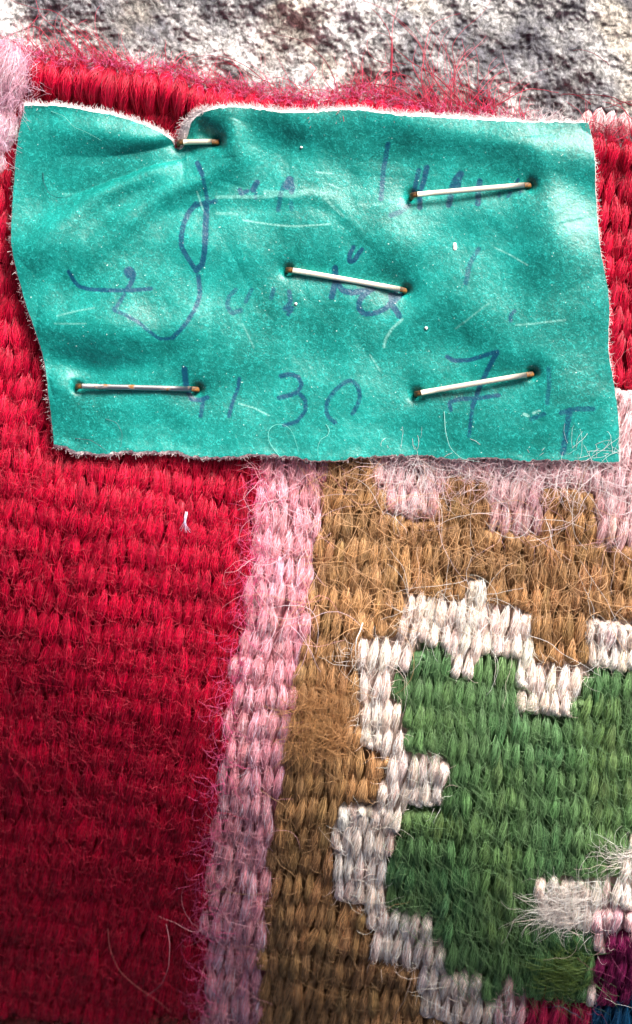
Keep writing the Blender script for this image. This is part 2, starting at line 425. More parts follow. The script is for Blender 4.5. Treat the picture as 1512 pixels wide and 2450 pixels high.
xs, ys = area(1500, 940, 1530, 1560, 2380); kk = pattern(xs, ys) == ID['green']; xs, ys = xs[kk], ys[kk]; parts.append(fuzz(len(xs), 8, xs, ys, 40, 120, .12, .07, .06, (.0018, .0028), math.radians(58), .25, light=.12, bend=.35))
xs, ys = area(350, 600, 1530, 1085, 1180); parts.append(fuzz(len(xs), 8, xs, ys, 30, 100, .3, .08, .14, (.002, .0034), light=.35))
xs, ys = area(260, 640, 1530, 1130, 1520); parts.append(fuzz(len(xs), 14, xs, ys, 70, 210, .13, .09, .12, (.0026, .0038), light=.25, tint=1.5))
xs, ys = area(220, 900, 1500, 1085, 1150); parts.append(fuzz(len(xs), 12, xs, ys, 40, 130, .2, .10, .10, (.0022, .0034), light=.25, tint=1.3))
# felted edge
xs = rng.uniform(-20, 1300, 2600); ys = edge_y(xs)+rng.uniform(8, 60, 2600)
parts.append(fuzz(2600, 7, xs, ys, 18, 60, .3, .06, .16, (.002, .0036), light=.14, colour=(.58, .005, .05)))
xs = rng.uniform(0, 1300, 1500); ys = edge_y(xs)+rng.uniform(4, 34, 1500)
parts.append(fuzz(1500, 7, xs, ys, 12, 42, .4, .10, .14, (.002, .0032), light=.25, colour=(.76, .12, .34)))
# blush tuft, upper left
xs = rng.uniform(-20, 88, 800); ys = rng.uniform(108, 420, 800); k = xs < 88-np.clip(ys-230, 0, 200)*.4
parts.append(fuzz(int(k.sum()), 7, xs[k], ys[k], 18, 60, .3, .16, .2, (.002, .0034), light=.1, colour=(.98, .56, .70)))
# cream tuft bursting over the green
for (x_, y_, a_, nn) in ((1372, 2158, math.pi*.96, 210), (1325, 2165, math.pi*1.0, 50), (850, 1560, math.pi*1.1, 16), (1500, 2040, math.pi*.95, 60)):
    xs = rng.normal(x_, 38 if nn > 200 else 16, nn); ys = rng.normal(y_, 24 if nn > 200 else 12, nn)
    parts.append(fuzz(nn, 10, xs, ys, 25, 100, .22, .08, .06, (.0018, .003), a_, .38, light=.15, colour=(.82, .74, .70), bend=.9))
# magenta haze along the red / pink seam
xs = np.interp(rng.uniform(1100, 2450, 900), [p[1] for p in RP], [p[0] for p in RP])
xs = xs[:520]; ys = rng.uniform(1100, 2450, 520); xs = np.interp(ys, [p[1] for p in RP], [p[0] for p in RP])+rng.normal(0, 14, 520)
parts.append(fuzz(520, 7, xs, ys, 20, 70, .3, .08, .08, (.002, .0032), light=.05, colour=(.75, .10, .28)))
# olive wisps over the bottom of the green
xs = rng.normal(1372, 36, 260); ys = rng.normal(2318, 26, 260); kk = pattern(xs, ys) == ID['green']; xs, ys = xs[kk], ys[kk]; parts.append(fuzz(len(xs), 8, xs, ys, 30, 90, .16, .09, .07, (.0022, .0036), math.radians(192), .4, light=.03, colour=(.08, .135, .025), bend=.5))
xs, ys = area(420, 700, 830, 1640, 1800); parts.append(fuzz(len(xs), 8, xs, ys, 30, 90, .2, .12, .08, (.0022, .0034), light=.03, colour=(.42, .22, .09)))
Vt, Ft, Ct = merge(parts)
o = mesh_obj('loose_fuzz', Vt, Ft, M_FIB, rug, {'Col': ('FLOAT_COLOR', Ct)}); o['kind'] = 'stuff'

# long red hairs reaching out over the stone
def smooth_line(pts, k):
    pts = np.array(pts, float); d = np.r_[0, np.cumsum(np.hypot(*np.diff(pts, axis=0).T))]
    s = np.linspace(0, d[-1], k); x = np.interp(s, d, pts[:, 0]); y = np.interp(s, d, pts[:, 1])
    for _ in range(3):
        x[1:-1] = (x[:-2]+2*x[1:-1]+x[2:])/4; y[1:-1] = (y[:-2]+2*y[1:-1]+y[2:])/4
    return x, y
LONG = [
 [(1170, 282), (1105, 262), (1062, 240), (1030, 200), (1012, 165), (1005, 120), (985, 90), (950, 55), (915, 20), (870, 3), (845, -10)],
 [(1180, 284), (1120, 268), (1070, 245), (1035, 205), (1015, 160), (1000, 110), (975, 75), (935, 40), (900, 15), (860, -5)],
 [(1060, 262), (1030, 225), (1010, 180), (1010, 130), (1022, 90), (1030, 62), (1075, 40), (1105, 28)],
 [(1140, 270), (1140, 200), (1145, 160), (1138, 125), (1132, 100)], [(1140, 276), (1122, 230), (1092, 170), (1085, 150)],
 [(1128, 262), (1100, 215), (1088, 175), (1075, 130), (1085, 100), (1130, 55), (1160, 30), (1172, 8), (1178, -15)],
 [(1085, 250), (1085, 165), (1070, 140), (1050, 95), (1035, 72), (1020, 45)],
 [(935, 240), (932, 200), (938, 150), (934, 70), (945, 30), (955, -5)], [(940, 235), (936, 180), (935, 110), (922, 70), (905, 40), (880, 10)],
 [(955, 170), (900, 155), (878, 135), (878, 100), (890, 82), (915, 78), (935, 90)],
 [(1105, 255), (1050, 200), (990, 160), (940, 110)], [(1180, 262), (1230, 235), (1260, 222), (1300, 218), (1340, 222)],
 [(805, 228), (785, 160), (755, 130), (740, 110), (690, 90), (620, 70), (608, 72)], [(730, 210), (765, 175), (750, 140)],
 [(400, 165), (395, 110), (390, 90)], [(250, 150), (200, 100), (160, 60), (130, 40), (80, 30), (30, 10), (0, -10)],
 [(200, 145), (150, 90), (100, 50), (90, 10), (80, -20)], [(230, 150), (190, 100), (155, 65), (150, 40)],
 [(300, 160), (260, 120), (220, 95), (180, 75), (130, 55), (90, 50), (55, 45)], [(640, 210), (590, 165), (540, 142), (470, 140), (430, 150), (400, 162)],
 [(620, 215), (570, 165), (520, 145), (480, 145), (440, 155)], [(660, 212), (610, 190), (560, 155), (510, 145)],
 [(860, 220), (848, 195), (850, 175)], [(1410, 258), (1380, 238), (1340, 225), (1345, 228)], [(1512, 262), (1460, 245), (1400, 235), (1345, 228)],
 [(1512, 250), (1470, 258), (1430, 270), (1395, 300)], [(1512, 300), (1470, 262), (1440, 240)], [(1510, 340), (1495, 300), (1480, 255), (1460, 235)],
 [(1450, 165), (1420, 145), (1395, 130), (1370, 118)], [(125, 152), (105, 110), (85, 80)], [(150, 150), (120, 100), (95, 75), (60, 85), (0, 92)],
 [(1000, 250), (960, 225), (900, 215), (830, 210), (790, 222)], [(1230, 290), (1180, 250), (1100, 220), (1020, 215), (960, 212)],
]
ps, rs, cs = [], [], []
KL = 26
for L_ in LONG:
    for rep in range(1):
        x_, y_ = smooth_line(L_, KL)
        x_ = x_+np.cumsum(rng.normal(0, .6, KL)); y_ = y_+np.cumsum(rng.normal(0, .6, KL))
        s_ = np.linspace(0, 1, KL); ps.append(place(x_, y_, .12*(1-s_)+.10*np.sin(s_*math.pi)-.04*s_)); rs.append(rng.uniform(.0045, .008))
        cs.append(np.array([.52, .01, .055])*rng.uniform(.45, 1.1)+rng.uniform(0, .03))
v1 = tubes(np.array(ps), np.array(rs), np.array(cs))
def edgehair(nn, xa, xb, lo, hi, am, asd, colr, bend=1.0):
    xs = rng.uniform(xa, xb, nn); ys = edge_y(xs)+rng.uniform(0, 26, nn)
    px, py = curl(nn, 12, xs, ys, rng.normal(am, asd, nn), rng.uniform(lo, hi, nn), rng.normal(0, bend, nn), np.full(nn, .12))
    s = np.linspace(0, 1, 12)[None]; dz = .12*(1-s)+.1*np.sin(s*math.pi)-.05*s
    return tubes(place(px, py, dz), rng.uniform(.0026, .0048, nn), np.array(colr)*rng.uniform(.5, 1.3, (nn, 1))+rng.uniform(0, .04, (nn, 1)))
RC = (.55, .01, .07)
hs = [v1, edgehair(170, 60, 1300, 20, 80, -1.9, .7, RC), edgehair(90, 60, 330, 50, 140, -2.3, .35, RC, .6), edgehair(60, 420, 800, 60, 140, -2.8, .4, RC, .8),
      edgehair(130, 820, 1260, 30, 120, -1.8, .6, RC), edgehair(70, 1000, 1200, 90, 230, -1.9, .45, RC, .7), edgehair(90, 1390, 1530, 30, 100, -1.9, .9, RC)]
Vt, Ft, Ct = merge(hs)
o = mesh_obj('stray_red_hairs', Vt, Ft, M_FIB, rug, {'Col': ('FLOAT_COLOR', Ct)}); o['kind'] = 'stuff'

# ------------------------------------------------------------------ the stone under it
def stone_mat():
    m, N, L, B = new_mat('granite')
    tc = N.new('ShaderNodeTexCoord')
    def noise(sc_, det, rough=.6, dist=0., off=0):
        mp = N.new('ShaderNodeMapping'); mp.inputs['Location'].default_value = (off, off*1.7, 0); mp.inputs['Rotation'].default_value = (0, 0, .5)
        mp.inputs['Scale'].default_value = (1, .75, 1)
        L.new(tc.outputs['Object'], mp.inputs[0])
        t = N.new('ShaderNodeTexNoise'); t.inputs['Scale'].default_value = sc_; t.inputs['Detail'].default_value = det
        t.inputs['Roughness'].default_value = rough; t.inputs['Distortion'].default_value = dist
        L.new(mp.outputs[0], t.inputs['Vector']); return t.outputs['Fac']
    a = noise(1.25, 6, .66, .8, 3.1); fine = noise(13, 5, .74, .9, 8.0); warm = noise(1.1, 3, .5, .3, 21.0); vf = noise(26, 3, .7, 0, 4)
    base = ramp(N, [(.40, (.10, .10, .125)), (.47, (.24, .24, .26)), (.55, (.43, .42, .42)), (.64, (.80, .79, .81))]); L.new(a, base.inputs[0])
    wr = ramp(N, [(.50, g(0)), (.62, g(1))]); L.new(warm, wr.inputs[0])
    w = mixc(N, L, base.outputs[0], (.99, .92, .80), wr.outputs[0], 'MULTIPLY')
    fr = ramp(N, [(.36, g(.22)), (.45, g(.55)), (.53, g(.9)), (.60, g(1.25))]); L.new(fine, fr.inputs[0])
    c = mixc(N, L, w, fr.outputs[0], 1.0, 'MULTIPLY')
    vr = ramp(N, [(.38, g(.55)), (.55, g(1.0)), (.66, g(1.3))]); L.new(vf, vr.inputs[0])
    c = mixc(N, L, c, vr.outputs[0], 1.0, 'MULTIPLY')
    L.new(c, B.inputs['Base Color'])
    bp = N.new('ShaderNodeBump'); bp.inputs['Strength'].default_value = .8; bp.inputs['Distance'].default_value = .04; L.new(fine, bp.inputs['Height'])
    L.new(bp.outputs[0], B.inputs['Normal'])
    B.inputs['Roughness'].default_value = .55
    return m
xs_ = np.concatenate([np.linspace(-3000, -120, 30), np.linspace(-110, 1630, 560), np.linspace(1640, 4500, 30)])
ys_ = np.concatenate([np.linspace(-2600, -110, 26), np.linspace(-100, 420, 200), np.linspace(440, 5000, 90)])
SX, SY = np.meshgrid(xs_, ys_)
rough = .16*fbm(SX/150, SY/130, 3, 71)+.032*fbm(SX/34+SY/90, SY/26, 4, 73)+.018*fbm(SX/9, SY/9, 2, 77)
z0 = -.52+rough+.0*SX
cx_, cy_ = np.clip(SX, -400, 1900), np.clip(SY, -200, 2900)
Pz = surf(cx_, cy_)+z0-sstep(300, 500, SY)*.25
f = (CAM_H-Pz)/CAM_H
P = np.stack([(SX-756)/1512*W_CM*f, (1225-SY)/2450*H_CM*f, Pz], -1)
stone = mesh_obj('stone_ground', P.reshape(-1, 3), grid_faces(*SX.shape), stone_mat())
tag(stone, 'rough speckled grey, white and cream granite under the top edge of the rug', None, kind='structure')

# ------------------------------------------------------------------ the leather label
def zc(ox, oy, s, pts): return [((ox+x/s)*.95696, (oy+y/s)*.95703) for x, y in pts]
TOP = [(68, 268), (127, 271), (202, 281), (263, 289), (314, 301), (354, 314), (390, 329), (412, 343), (424, 356), (434, 364), (446, 350), (456, 331),
       (461, 309), (474, 295), (490, 289), (506, 286), (557, 281), (633, 279), (765, 283), (949, 289), (1100, 293), (1252, 300), (1404, 304)]
BOT = [(137, 1064), (165, 1070), (192, 1080), (253, 1090), (290, 1084), (314, 1083), (425, 1083), (455, 1094), (481, 1100), (557, 1098), (600, 1094), (658, 1093), (700, 1099), (759, 1106),
       (800, 1104), (847, 1095), (923, 1088), (999, 1089), (1040, 1094), (1100, 1099), (1140, 1096), (1176, 1094), (1252, 1103), (1330, 1100), (1404, 1100), (1450, 1107), (1478, 1104)]
LEF = [(68, 268), (63, 300), (58, 329), (50, 390), (46, 430), (38, 481), (40, 557), (43, 574), (50, 630), (56, 660), (66, 710), (81, 761), (96, 810), (109, 857), (119, 900), (124, 928), (129, 990), (134, 1030), (137, 1064)]
RIG = [(1404, 304), (1409, 320), (1414, 350), (1419, 390), (1422, 456), (1427, 557), (1432, 613), (1440, 680), (1447, 741), (1455, 878), (1462, 940), (1470, 994), (1476, 1040), (1478, 1104)]
STAPLES = [  # ends in rug coordinates, colour of the crown
 ((430, 350), (524, 349), 'worn'), ((983, 476), (1266, 459), 'bright'), ((688, 656), (968, 700), 'bright'),
 ((191, 930), (475, 935), 'dull'), ((993, 947), (1273, 894), 'bright')]
def gauss_line(px, py, pts, w): d, a = poly_dist(px, py, pts); return np.exp(-(d/w)**2)*np.sin(np.clip(a, 0.02, .98)*math.pi)**.5
def relief(px, py):
    h = np.full(np.shape(px), .20)+.09*np.exp(-((py-edge_y(px)-70)/62)**2)
    h = h+.055*vnoise(px/260+.4, py/230+7.3, 91)+.022*vnoise(px/95, py/85, 92)
    # pulled folds running from the torn staple hole down to the left
    h = h+.085*gauss_line(px, py, [(70, 650), (150, 565), (250, 475), (350, 425), (450, 410)], 34)+.085*gauss_line(px, py, [(190, 650), (290, 555), (380, 485), (480, 440), (550, 375), (568, 300)], 32)
    h = h-.13*gauss_line(px, py, [(450, 366), (425, 368), (350, 385), (270, 412), (190, 450)], 20)
    h = h+.085*gauss_line(px, py, [(120, 330), (240, 330), (340, 345), (420, 356)], 34)
    
    h = h+.05*gauss_line(px, py, [(480, 300), (540, 310), (580, 380), (560, 450)], 32)
    h = h-.05*gauss_line(px, py, [(485, 300), (490, 325), (520, 340)], 15)
    # horizontal crease and the arc it ends in
    h = h+.010*gauss_line(px, py, [(420, 492), (560, 482), (740, 474), (800, 490), (850, 545), (900, 600)], 17)
    h = h-.006*gauss_line(px, py, [(420, 515), (560, 505), (740, 500), (800, 520), (830, 570)], 14)
    h = h+.07*gauss_line(px, py, [(560, 640), (700, 560), (900, 560), (1000, 640)], 110)
    # lower left: bulge above the dull staple
    h = h+.10*gauss_line(px, py, [(90, 780), (200, 790), (360, 800), (520, 790)], 60)
    h = h-.05*gauss_line(px, py, [(110, 880), (240, 885), (400, 880)], 30)
    h = h+.05*gauss_line(px, py, [(130, 935), (170, 925), (200, 950)], 34)
    # right-hand part lies higher and leans to the light
    h = h-.05*sstep(1180, 1480, px)+.08*gauss_line(px, py, [(1280, 330), (1290, 420), (1310, 560), (1380, 700)], 80)
    h = h+.05*gauss_line(px, py, [(860, 840), (960, 780), (1080, 700), (1200, 560)], 50)
    h = np.maximum(h, .15)
    for (a, b, _) in STAPLES:
        d, _t = poly_dist(px, py, [a, b]); h = h-.035*np.exp(-(d/34)**2)
        for e in (a, b): h = h-.075*np.exp(-(((px-e[0])**2+(py-e[1])**2)/13**2))
    # curled rims
    h = h+.016*np.exp(-((py-np.interp(px, [p[0] for p in BOT], [p[1] for p in BOT]))/16)**2)*(.6+.5*vnoise(px/40, px*0, 97))
    return h
INK = []
def ink(o, pts, w, k): INK.append((zc(*o, pts), w*.957/2, min(1, k**.62*1.05)))
A = (440, 380, 3.6); Bz = (900, 340, 2.908); Cz = (150, 600, 3.024); Dz = (540, 600, 2.908); Ez = (400, 860, 2.7); Fz = (1000, 560, 2.7)
ink(A, [(215, 125), (240, 180), (262, 230)], 12, 1); ink(A, [(265, 240), (285, 400), (300, 480)], 9, .45); ink(A, [(290, 500), (288, 700), (288, 860)], 14, .8)
ink(A, [(200, 500), (130, 580), (90, 680), (75, 760), (72, 860)], 13, .7); ink(A, [(180, 520), (280, 490), (370, 480)], 12, .5)
ink(A, [(590, 370), (605, 410), (660, 385)], 12, .75); ink(A, [(742, 305), (715, 370)], 15, .9); ink(A, [(742, 400), (738, 450)], 8, .4)
ink(A, [(1030, 300), (1010, 350)], 19, .8); ink(A, [(1040, 320), (1055, 370), (1045, 400)], 12, .6); ink(A, [(985, 330), (960, 420), (935, 540)], 10, .4); ink(A, [(1040, 480), (1045, 530)], 9, .3)
ink(Bz, [(190, 90), (165, 270), (155, 480)], 12, .5); ink(Bz, [(420, 280), (390, 420)], 12, .55); ink(Bz, [(475, 260), (460, 350), (430, 420), (430, 540)], 13, .85)
ink(Bz, [(720, 320), (690, 350), (660, 420)], 18, .7); ink(Bz, [(655, 460), (640, 520)], 15, .7); ink(Bz, [(720, 330), (710, 400)], 10, .6); ink(Bz, [(860, 370), (850, 440), (850, 520)], 14, .65)
ink(Bz, [(1140, 372), (1130, 390)], 9, .6); ink(Bz, [(1000, 455), (1000, 475)], 8, .4); ink(Bz, [(1085, 450), (1065, 480)], 9, .5); ink(Bz, [(1160, 445), (1155, 465)], 7, .4)
ink(Bz, [(350, 520), (290, 575), (225, 600)], 13, .35)
ink(Cz, [(95, 255), (130, 315), (170, 370), (260, 400), (400, 412), (550, 412), (700, 400)], 8.5, .75); ink(Cz, [(535, 280), (550, 300)], 25, .95)
ink(Cz, [(565, 330), (545, 370), (522, 405)], 11, .8); ink(Cz, [(500, 440), (465, 510), (420, 550), (500, 580), (600, 640), (680, 710), (760, 770), (870, 755)], 9, .5)
ink(Cz, [(870, 755), (960, 660), (1030, 540), (1062, 440), (1055, 300)], 11, .65); ink(Cz, [(935, 0), (938, 80), (975, 155), (1030, 240)], 12, .75); ink(Cz, [(1122, 0), (1115, 120), (1092, 215), (1040, 262)], 13, .85)
ink(Cz, [(1340, 395), (1285, 450), (1270, 530), (1310, 585), (1380, 560)], 12, .35); ink(Cz, [(1465, 395), (1420, 490)], 10, .35)
ink(Dz, [(535, 400), (545, 470), (500, 520), (560, 505), (530, 550)], 10, .6); ink(Dz, [(430, 380), (415, 440)], 10, .35)
ink(Dz, [(1000, 80), (968, 150), (965, 205), (1000, 200), (1040, 140), (1068, 100)], 11, .95); ink(Dz, [(865, 245), (870, 340), (845, 430)], 14, .95)
ink(Dz, [(880, 340), (920, 395), (980, 408), (1080, 395), (1130, 378)], 12, .95); ink(Dz, [(1090, 400), (1040, 440), (1022, 500), (1060, 552), (1140, 548), (1220, 515), (1270, 450), (1295, 400)], 12, .8)
ink(Dz, [(1258, 420), (1270, 500), (1320, 575)], 15, .85); ink(Dz, [(1345, 405), (1285, 465)], 12, .7)
ink(Ez, [(178, 185), (184, 300)], 14, 1); ink(Ez, [(198, 330), (220, 382), (275, 388), (325, 370)], 11, .85); ink(Ez, [(300, 375), (280, 500)], 10, .5)
ink(Ez, [(540, 240), (530, 310), (495, 400), (470, 500)], 9, .7); ink(Ez, [(820, 228), (880, 215), (935, 232), (965, 285), (930, 340), (860, 360), (810, 372)], 11, .75)
ink(Ez, [(935, 335), (990, 385), (992, 455), (930, 530), (840, 552)], 10, .6); ink(Ez, [(1190, 540), (1132, 490), (1132, 400), (1200, 310), (1280, 252), (1335, 295), (1352, 380), (1300, 480)], 10, .5)
ink(Fz, [(315, 915), (360, 942), (480, 938), (600, 900), (680, 875)], 10, .85); ink(Fz, [(680, 880), (610, 990), (540, 1120), (495, 1240)], 11, .9); ink(Fz, [(495, 1240), (470, 1430)], 9, .5)
ink(Fz, [(340, 1260), (325, 1212), (400, 1190), (520, 1188), (670, 1165)], 10, .75); ink(Fz, [(1090, 1275), (1180, 1250), (1290, 1248)], 11, .45); ink(Fz, [(1145, 1260), (1120, 1380), (1095, 1540)], 14, .5)
ink(Fz, [(990, 980), (1010, 1100), (1000, 1220)], 10, .3); ink(Fz, [(890, 1320), (980, 1285)], 10, .35); ink(Fz, [(540, 200), (480, 300), (450, 430)], 12, .35); ink(Fz, [(775, 615), (750, 640), (755, 680)], 9, .5)
WEAR = []
def wear(o, pts, w, k): WEAR.append((zc(*o, pts), w*.957/2, min(k, 1.2)*.5))
wear(A, [(380, 440), (560, 440), (740, 440), (900, 430)], 8, .5); wear(A, [(830, 400), (1050, 425), (1200, 390), (1320, 420)], 13, .5); wear(A, [(1320, 440), (1400, 510), (1500, 600)], 7, .5)
wear(A, [(620, 655), (800, 668), (1100, 675), (1380, 665)], 4, .9); wear(A, [(380, 590), (560, 600)], 7, .5); wear(A, [(1265, 220), (1400, 222)], 3.5, .9); wear(A, [(1340, 310), (1480, 355)], 3.5, .8)
wear(A, [(210, 400), (260, 560)], 3.5, .7)
wear(Dz, [(1345, 600), (1270, 660), (1225, 730), (1210, 795)], 6, .8); wear(Ez, [(555, 415), (640, 440), (740, 488)], 3.5, .8); wear(Ez, [(1410, 90), (1480, 200)], 3, .7)
wear(Fz, [(650, 190), (760, 240), (860, 300)], 2.5, .8); wear(Fz, [(790, 712), (920, 702), (1100, 665)], 3.5, .7); wear(Fz, [(600, 550), (500, 620), (380, 710)], 3, .5)
wear(Cz, [(20, 590), (180, 555), (300, 535)], 3, .6); wear(Cz, [(0, 648), (250, 652)], 3, .5); wear(Cz, [(1390, 660), (1470, 830)], 3, .5)
wear(Fz, [(840, 1290), (870, 1300)], 6, 1.2); wear(Fz, [(905, 1283), (925, 1275)], 5, 1.2); wear(Fz, [(940, 1268), (950, 1266)], 4, 1.2); wear(Bz, [(-10, 520), (170, 515)], 7, .35)

NU, NV = 680, 420
u = np.linspace(0, 1, NU); v = np.linspace(0, 1, NV)
def by_x(pts, a, b, amp, seed):
    xs = a+(b-a)*u; ys = np.interp(xs, [p[0] for p in pts], [p[1] for p in pts])
    k = np.array([.25, .5, .25]); 
    for _ in range(3): ys[1:-1] = np.convolve(ys, k, 'valid')
    return np.stack([xs, ys+amp*fbm(xs/11, xs*0+seed, 3, seed)*np.minimum(1, np.minimum(u, 1-u)*60)], -1)
def by_y(pts, a, b, amp, seed):
    ys = a+(b-a)*v; xs = np.interp(ys, [p[1] for p in pts], [p[0] for p in pts])
    k = np.ones(21)/21; xs[10:-10] = np.convolve(xs, k, 'valid')
    return np.stack([xs+amp*fbm(ys/13, ys*0+seed, 3, seed)*np.minimum(1, np.minimum(v, 1-v)*60), ys], -1)
cT = by_x(TOP, 68, 1404, 2.4, 3); cB = by_x(BOT, 137, 1478, 5.0, 4)
cL = by_y(LEF, 268, 1064, 1.2, 5); cR = by_y(RIG, 304, 1104, 1.2, 6)
uu = u[None, :, None]; vv = v[:, None, None]
# keep the tear local: blend the top curve's notch out quickly
smoothT = np.stack([cT[:, 0], np.interp(cT[:, 0], [68, 200, 300, 560, 765, 1404], [268, 281, 290, 283, 283, 304])], -1)
notch = (cT-smoothT)[None]*np.exp(-(vv*500/90)**1.5)
Gp = (1-vv)*smoothT[None]+vv*cB[None]+(1-uu)*cL[:, None]+uu*cR[:, None] \
    - ((1-uu)*(1-vv)*cT[0]+uu*(1-vv)*cT[-1]+(1-uu)*vv*cB[0]+uu*vv*cB[-1])+notch
LX, LY = Gp[..., 0], Gp[..., 1]
LH = relief(LX, LY)
inkv = np.zeros(LX.shape); wearv = np.zeros(LX.shape)
for lst, out in ((INK, inkv), (WEAR, wearv)):
    for pts, w, k in lst:
        xs = [p[0] for p in pts]; ys = [p[1] for p in pts]
        m_ = (LX > min(xs)-w*2-4) & (LX < max(xs)+w*2+4) & (LY > min(ys)-w*2-4) & (LY < max(ys)+w*2+4)
        if not m_.any(): continue
        pp = smooth_line(pts, 40) if len(pts) > 2 else (np.array(xs), np.array(ys))
        d, _a = poly_dist(LX[m_], LY[m_], list(zip(*pp)))
        out[m_] = np.maximum(out[m_], k*(1-sstep(w*.75, w*1.15+.8, d)))
# tiny surface pores raise and lower the finish
PL = place(LX, LY, LH); PLb = place(LX, LY, LH-.055)
def leather_mat():
    m, N, L, B = new_mat('turquoise_leather')
    tc = N.new('ShaderNodeTexCoord')
    def noise(sc_, det, rough=.5, dist=0., scale=(1, 1, 1)):
        mp = N.new('ShaderNodeMapping'); mp.inputs['Scale'].default_value = scale; L.new(tc.outputs['Object'], mp.inputs[0])
        t = N.new('ShaderNodeTexNoise'); t.inputs['Scale'].default_value = sc_; t.inputs['Detail'].default_value = det
        t.inputs['Roughness'].default_value = rough; t.inputs['Distortion'].default_value = dist; L.new(mp.outputs[0], t.inputs['Vector']); return t.outputs['Fac']
    grain = noise(30, 3, .75, 1.4); big_ = noise(1.1, 4, .55); mid = noise(5, 4, .6); speck = noise(40, 1, .5)
    b = ramp(N, [(.35, (.0005, .14, .12)), (.65, (.002, .215, .19))]); L.new(big_, b.inputs[0])
    gr_ = ramp(N, [(.48, g(0)), (.58, g(.26)), (.68, g(.7))]); L.new(grain, gr_.inputs[0])
    c = mixc(N, L, b.outputs[0], (.03, .50, .47), gr_.outputs[0])
    md = ramp(N, [(.4, g(.9)), (.6, g(1.12))]); L.new(mid, md.inputs[0]); c = mixc(N, L, c, md.outputs[0], 1.0, 'MULTIPLY')
    ia = N.new('ShaderNodeAttribute'); ia.attribute_name = 'ink'
    patch = ramp(N, [(.42, g(1.5)), (.64, g(.8))]); L.new(grain, patch.inputs[0])
    im = N.new('ShaderNodeMath'); im.operation = 'MULTIPLY'; im.use_clamp = True; L.new(ia.outputs['Fac'], im.inputs[0]); L.new(patch.outputs[0], im.inputs[1])
    c = mixc(N, L, c, (0, .062, .12), im.outputs[0])
    wa = N.new('ShaderNodeAttribute'); wa.attribute_name = 'wear'
    wp = ramp(N, [(.38, g(.25)), (.58, g(1.0))]); L.new(grain, wp.inputs[0])
    wm = N.new('ShaderNodeMath'); wm.operation = 'MULTIPLY'; wm.use_clamp = True; L.new(wa.outputs['Fac'], wm.inputs[0]); L.new(wp.outputs[0], wm.inputs[1])
    c = mixc(N, L, c, (.42, .78, .72), wm.outputs[0])
    sp = ramp(N, [(.76, g(0)), (.79, g(.7))]); L.new(speck, sp.inputs[0]); c = mixc(N, L, c, (.7, .85, .8), sp.outputs[0])
    L.new(c, B.inputs['Base Color'])
    bp = N.new('ShaderNodeBump'); bp.inputs['Strength'].default_value = .24; bp.inputs['Distance'].default_value = .02; L.new(grain, bp.inputs['Height'])
    bp2 = N.new('ShaderNodeBump'); bp2.inputs['Strength'].default_value = .35; bp2.inputs['Distance'].default_value = .05; L.new(mid, bp2.inputs['Height'])
    L.new(bp2.outputs[0], bp.inputs['Normal']); L.new(bp.outputs[0], B.inputs['Normal'])
    B.inputs['Coat Weight'].default_value = .10; B.inputs['Coat Roughness'].default_value = .3; B.inputs['Roughness'].default_value = .38; B.inputs['Specular IOR Level'].default_value = .42
    return m
def plain_mat(name, c, rough=.9, noise_scale=30, var=.25):
    m, N, L, B = new_mat(name)
    t = N.new('ShaderNodeTexNoise'); t.inputs['Scale'].default_value = noise_scale; t.inputs['Detail'].default_value = 4
    tc = N.new('ShaderNodeTexCoord'); L.new(tc.outputs['Object'], t.inputs['Vector'])
    r = ramp(N, [(.35, tuple(x*(1-var) for x in c)), (.65, tuple(min(1, x*(1+var)) for x in c))]); L.new(t.outputs['Fac'], r.inputs[0])
    L.new(r.outputs[0], B.inputs['Base Color']); B.inputs['Roughness'].default_value = rough
    bp = N.new('ShaderNodeBump'); bp.inputs['Strength'].default_value = .6; bp.inputs['Distance'].default_value = .01; L.new(t.outputs['Fac'], bp.inputs['Height']); L.new(bp.outputs[0], B.inputs['Normal'])
    return m
M_SUEDE = plain_mat('suede_flesh', (.80, .74, .73))
label = empty('leather_tag', tuple(float(q) for q in place(760., 690., .0)))
tag(label, 'turquoise leather tag with faded blue handwriting, stapled to the rug edge', 'label')
mesh_obj('leather_face', PL.reshape(-1, 3), grid_faces(NV, NU), leather_mat(), label,
         {'ink': ('FLOAT', inkv.ravel()), 'wear': ('FLOAT', wearv.ravel())})
# cut edge: a suede side wall that flares outwards a little, and the underside
bi = np.concatenate([np.arange(NU), np.arange(1, NV)*NU+NU-1, (NV-1)*NU+np.arange(NU-2, -1, -1), np.arange(NV-2, 0, -1)*NU])
ex_, ey_ = LX.ravel()[bi], LY.ravel()[bi]; eh_ = LH.ravel()[bi]
tx = np.roll(ex_, -1)-np.roll(ex_, 1); ty = np.roll(ey_, -1)-np.roll(ey_, 1); tl = np.hypot(tx, ty)+1e-6
ox, oy = ty/tl, -tx/tl                                     # outward
ntop = NU; nside = len(bi)
prof = np.full(nside, 2.0); prof[:NU] = 8.5; prof[NU:NU+NV-1] = 1.2; prof[NU+NV-1:NU+NV-1+NU-1] = np.interp(LX.ravel()[bi[NU+NV-1:NU+NV-1+NU-1]], [137, 420, 500, 700, 900, 1478], [7, 6, 3, 2.0, 3.0, 2])
prof = prof*(1+.55*fbm(np.arange(nside)/9., np.zeros(nside), 3, 51))
prof[:NU] += 17*np.exp(-((ex_[:NU]-457)/11)**2)
R1 = place(ex_, ey_, eh_-.001); R2 = place(ex_+ox*prof*.75, ey_+oy*prof*.75, eh_-.018); R3 = place(ex_+ox*prof, ey_+oy*prof, eh_-.05); R4 = place(ex_, ey_, eh_-.07)
Ve = np.concatenate([R1, R2, R3, R4]); ii = np.arange(nside); jj = np.roll(ii, -1)
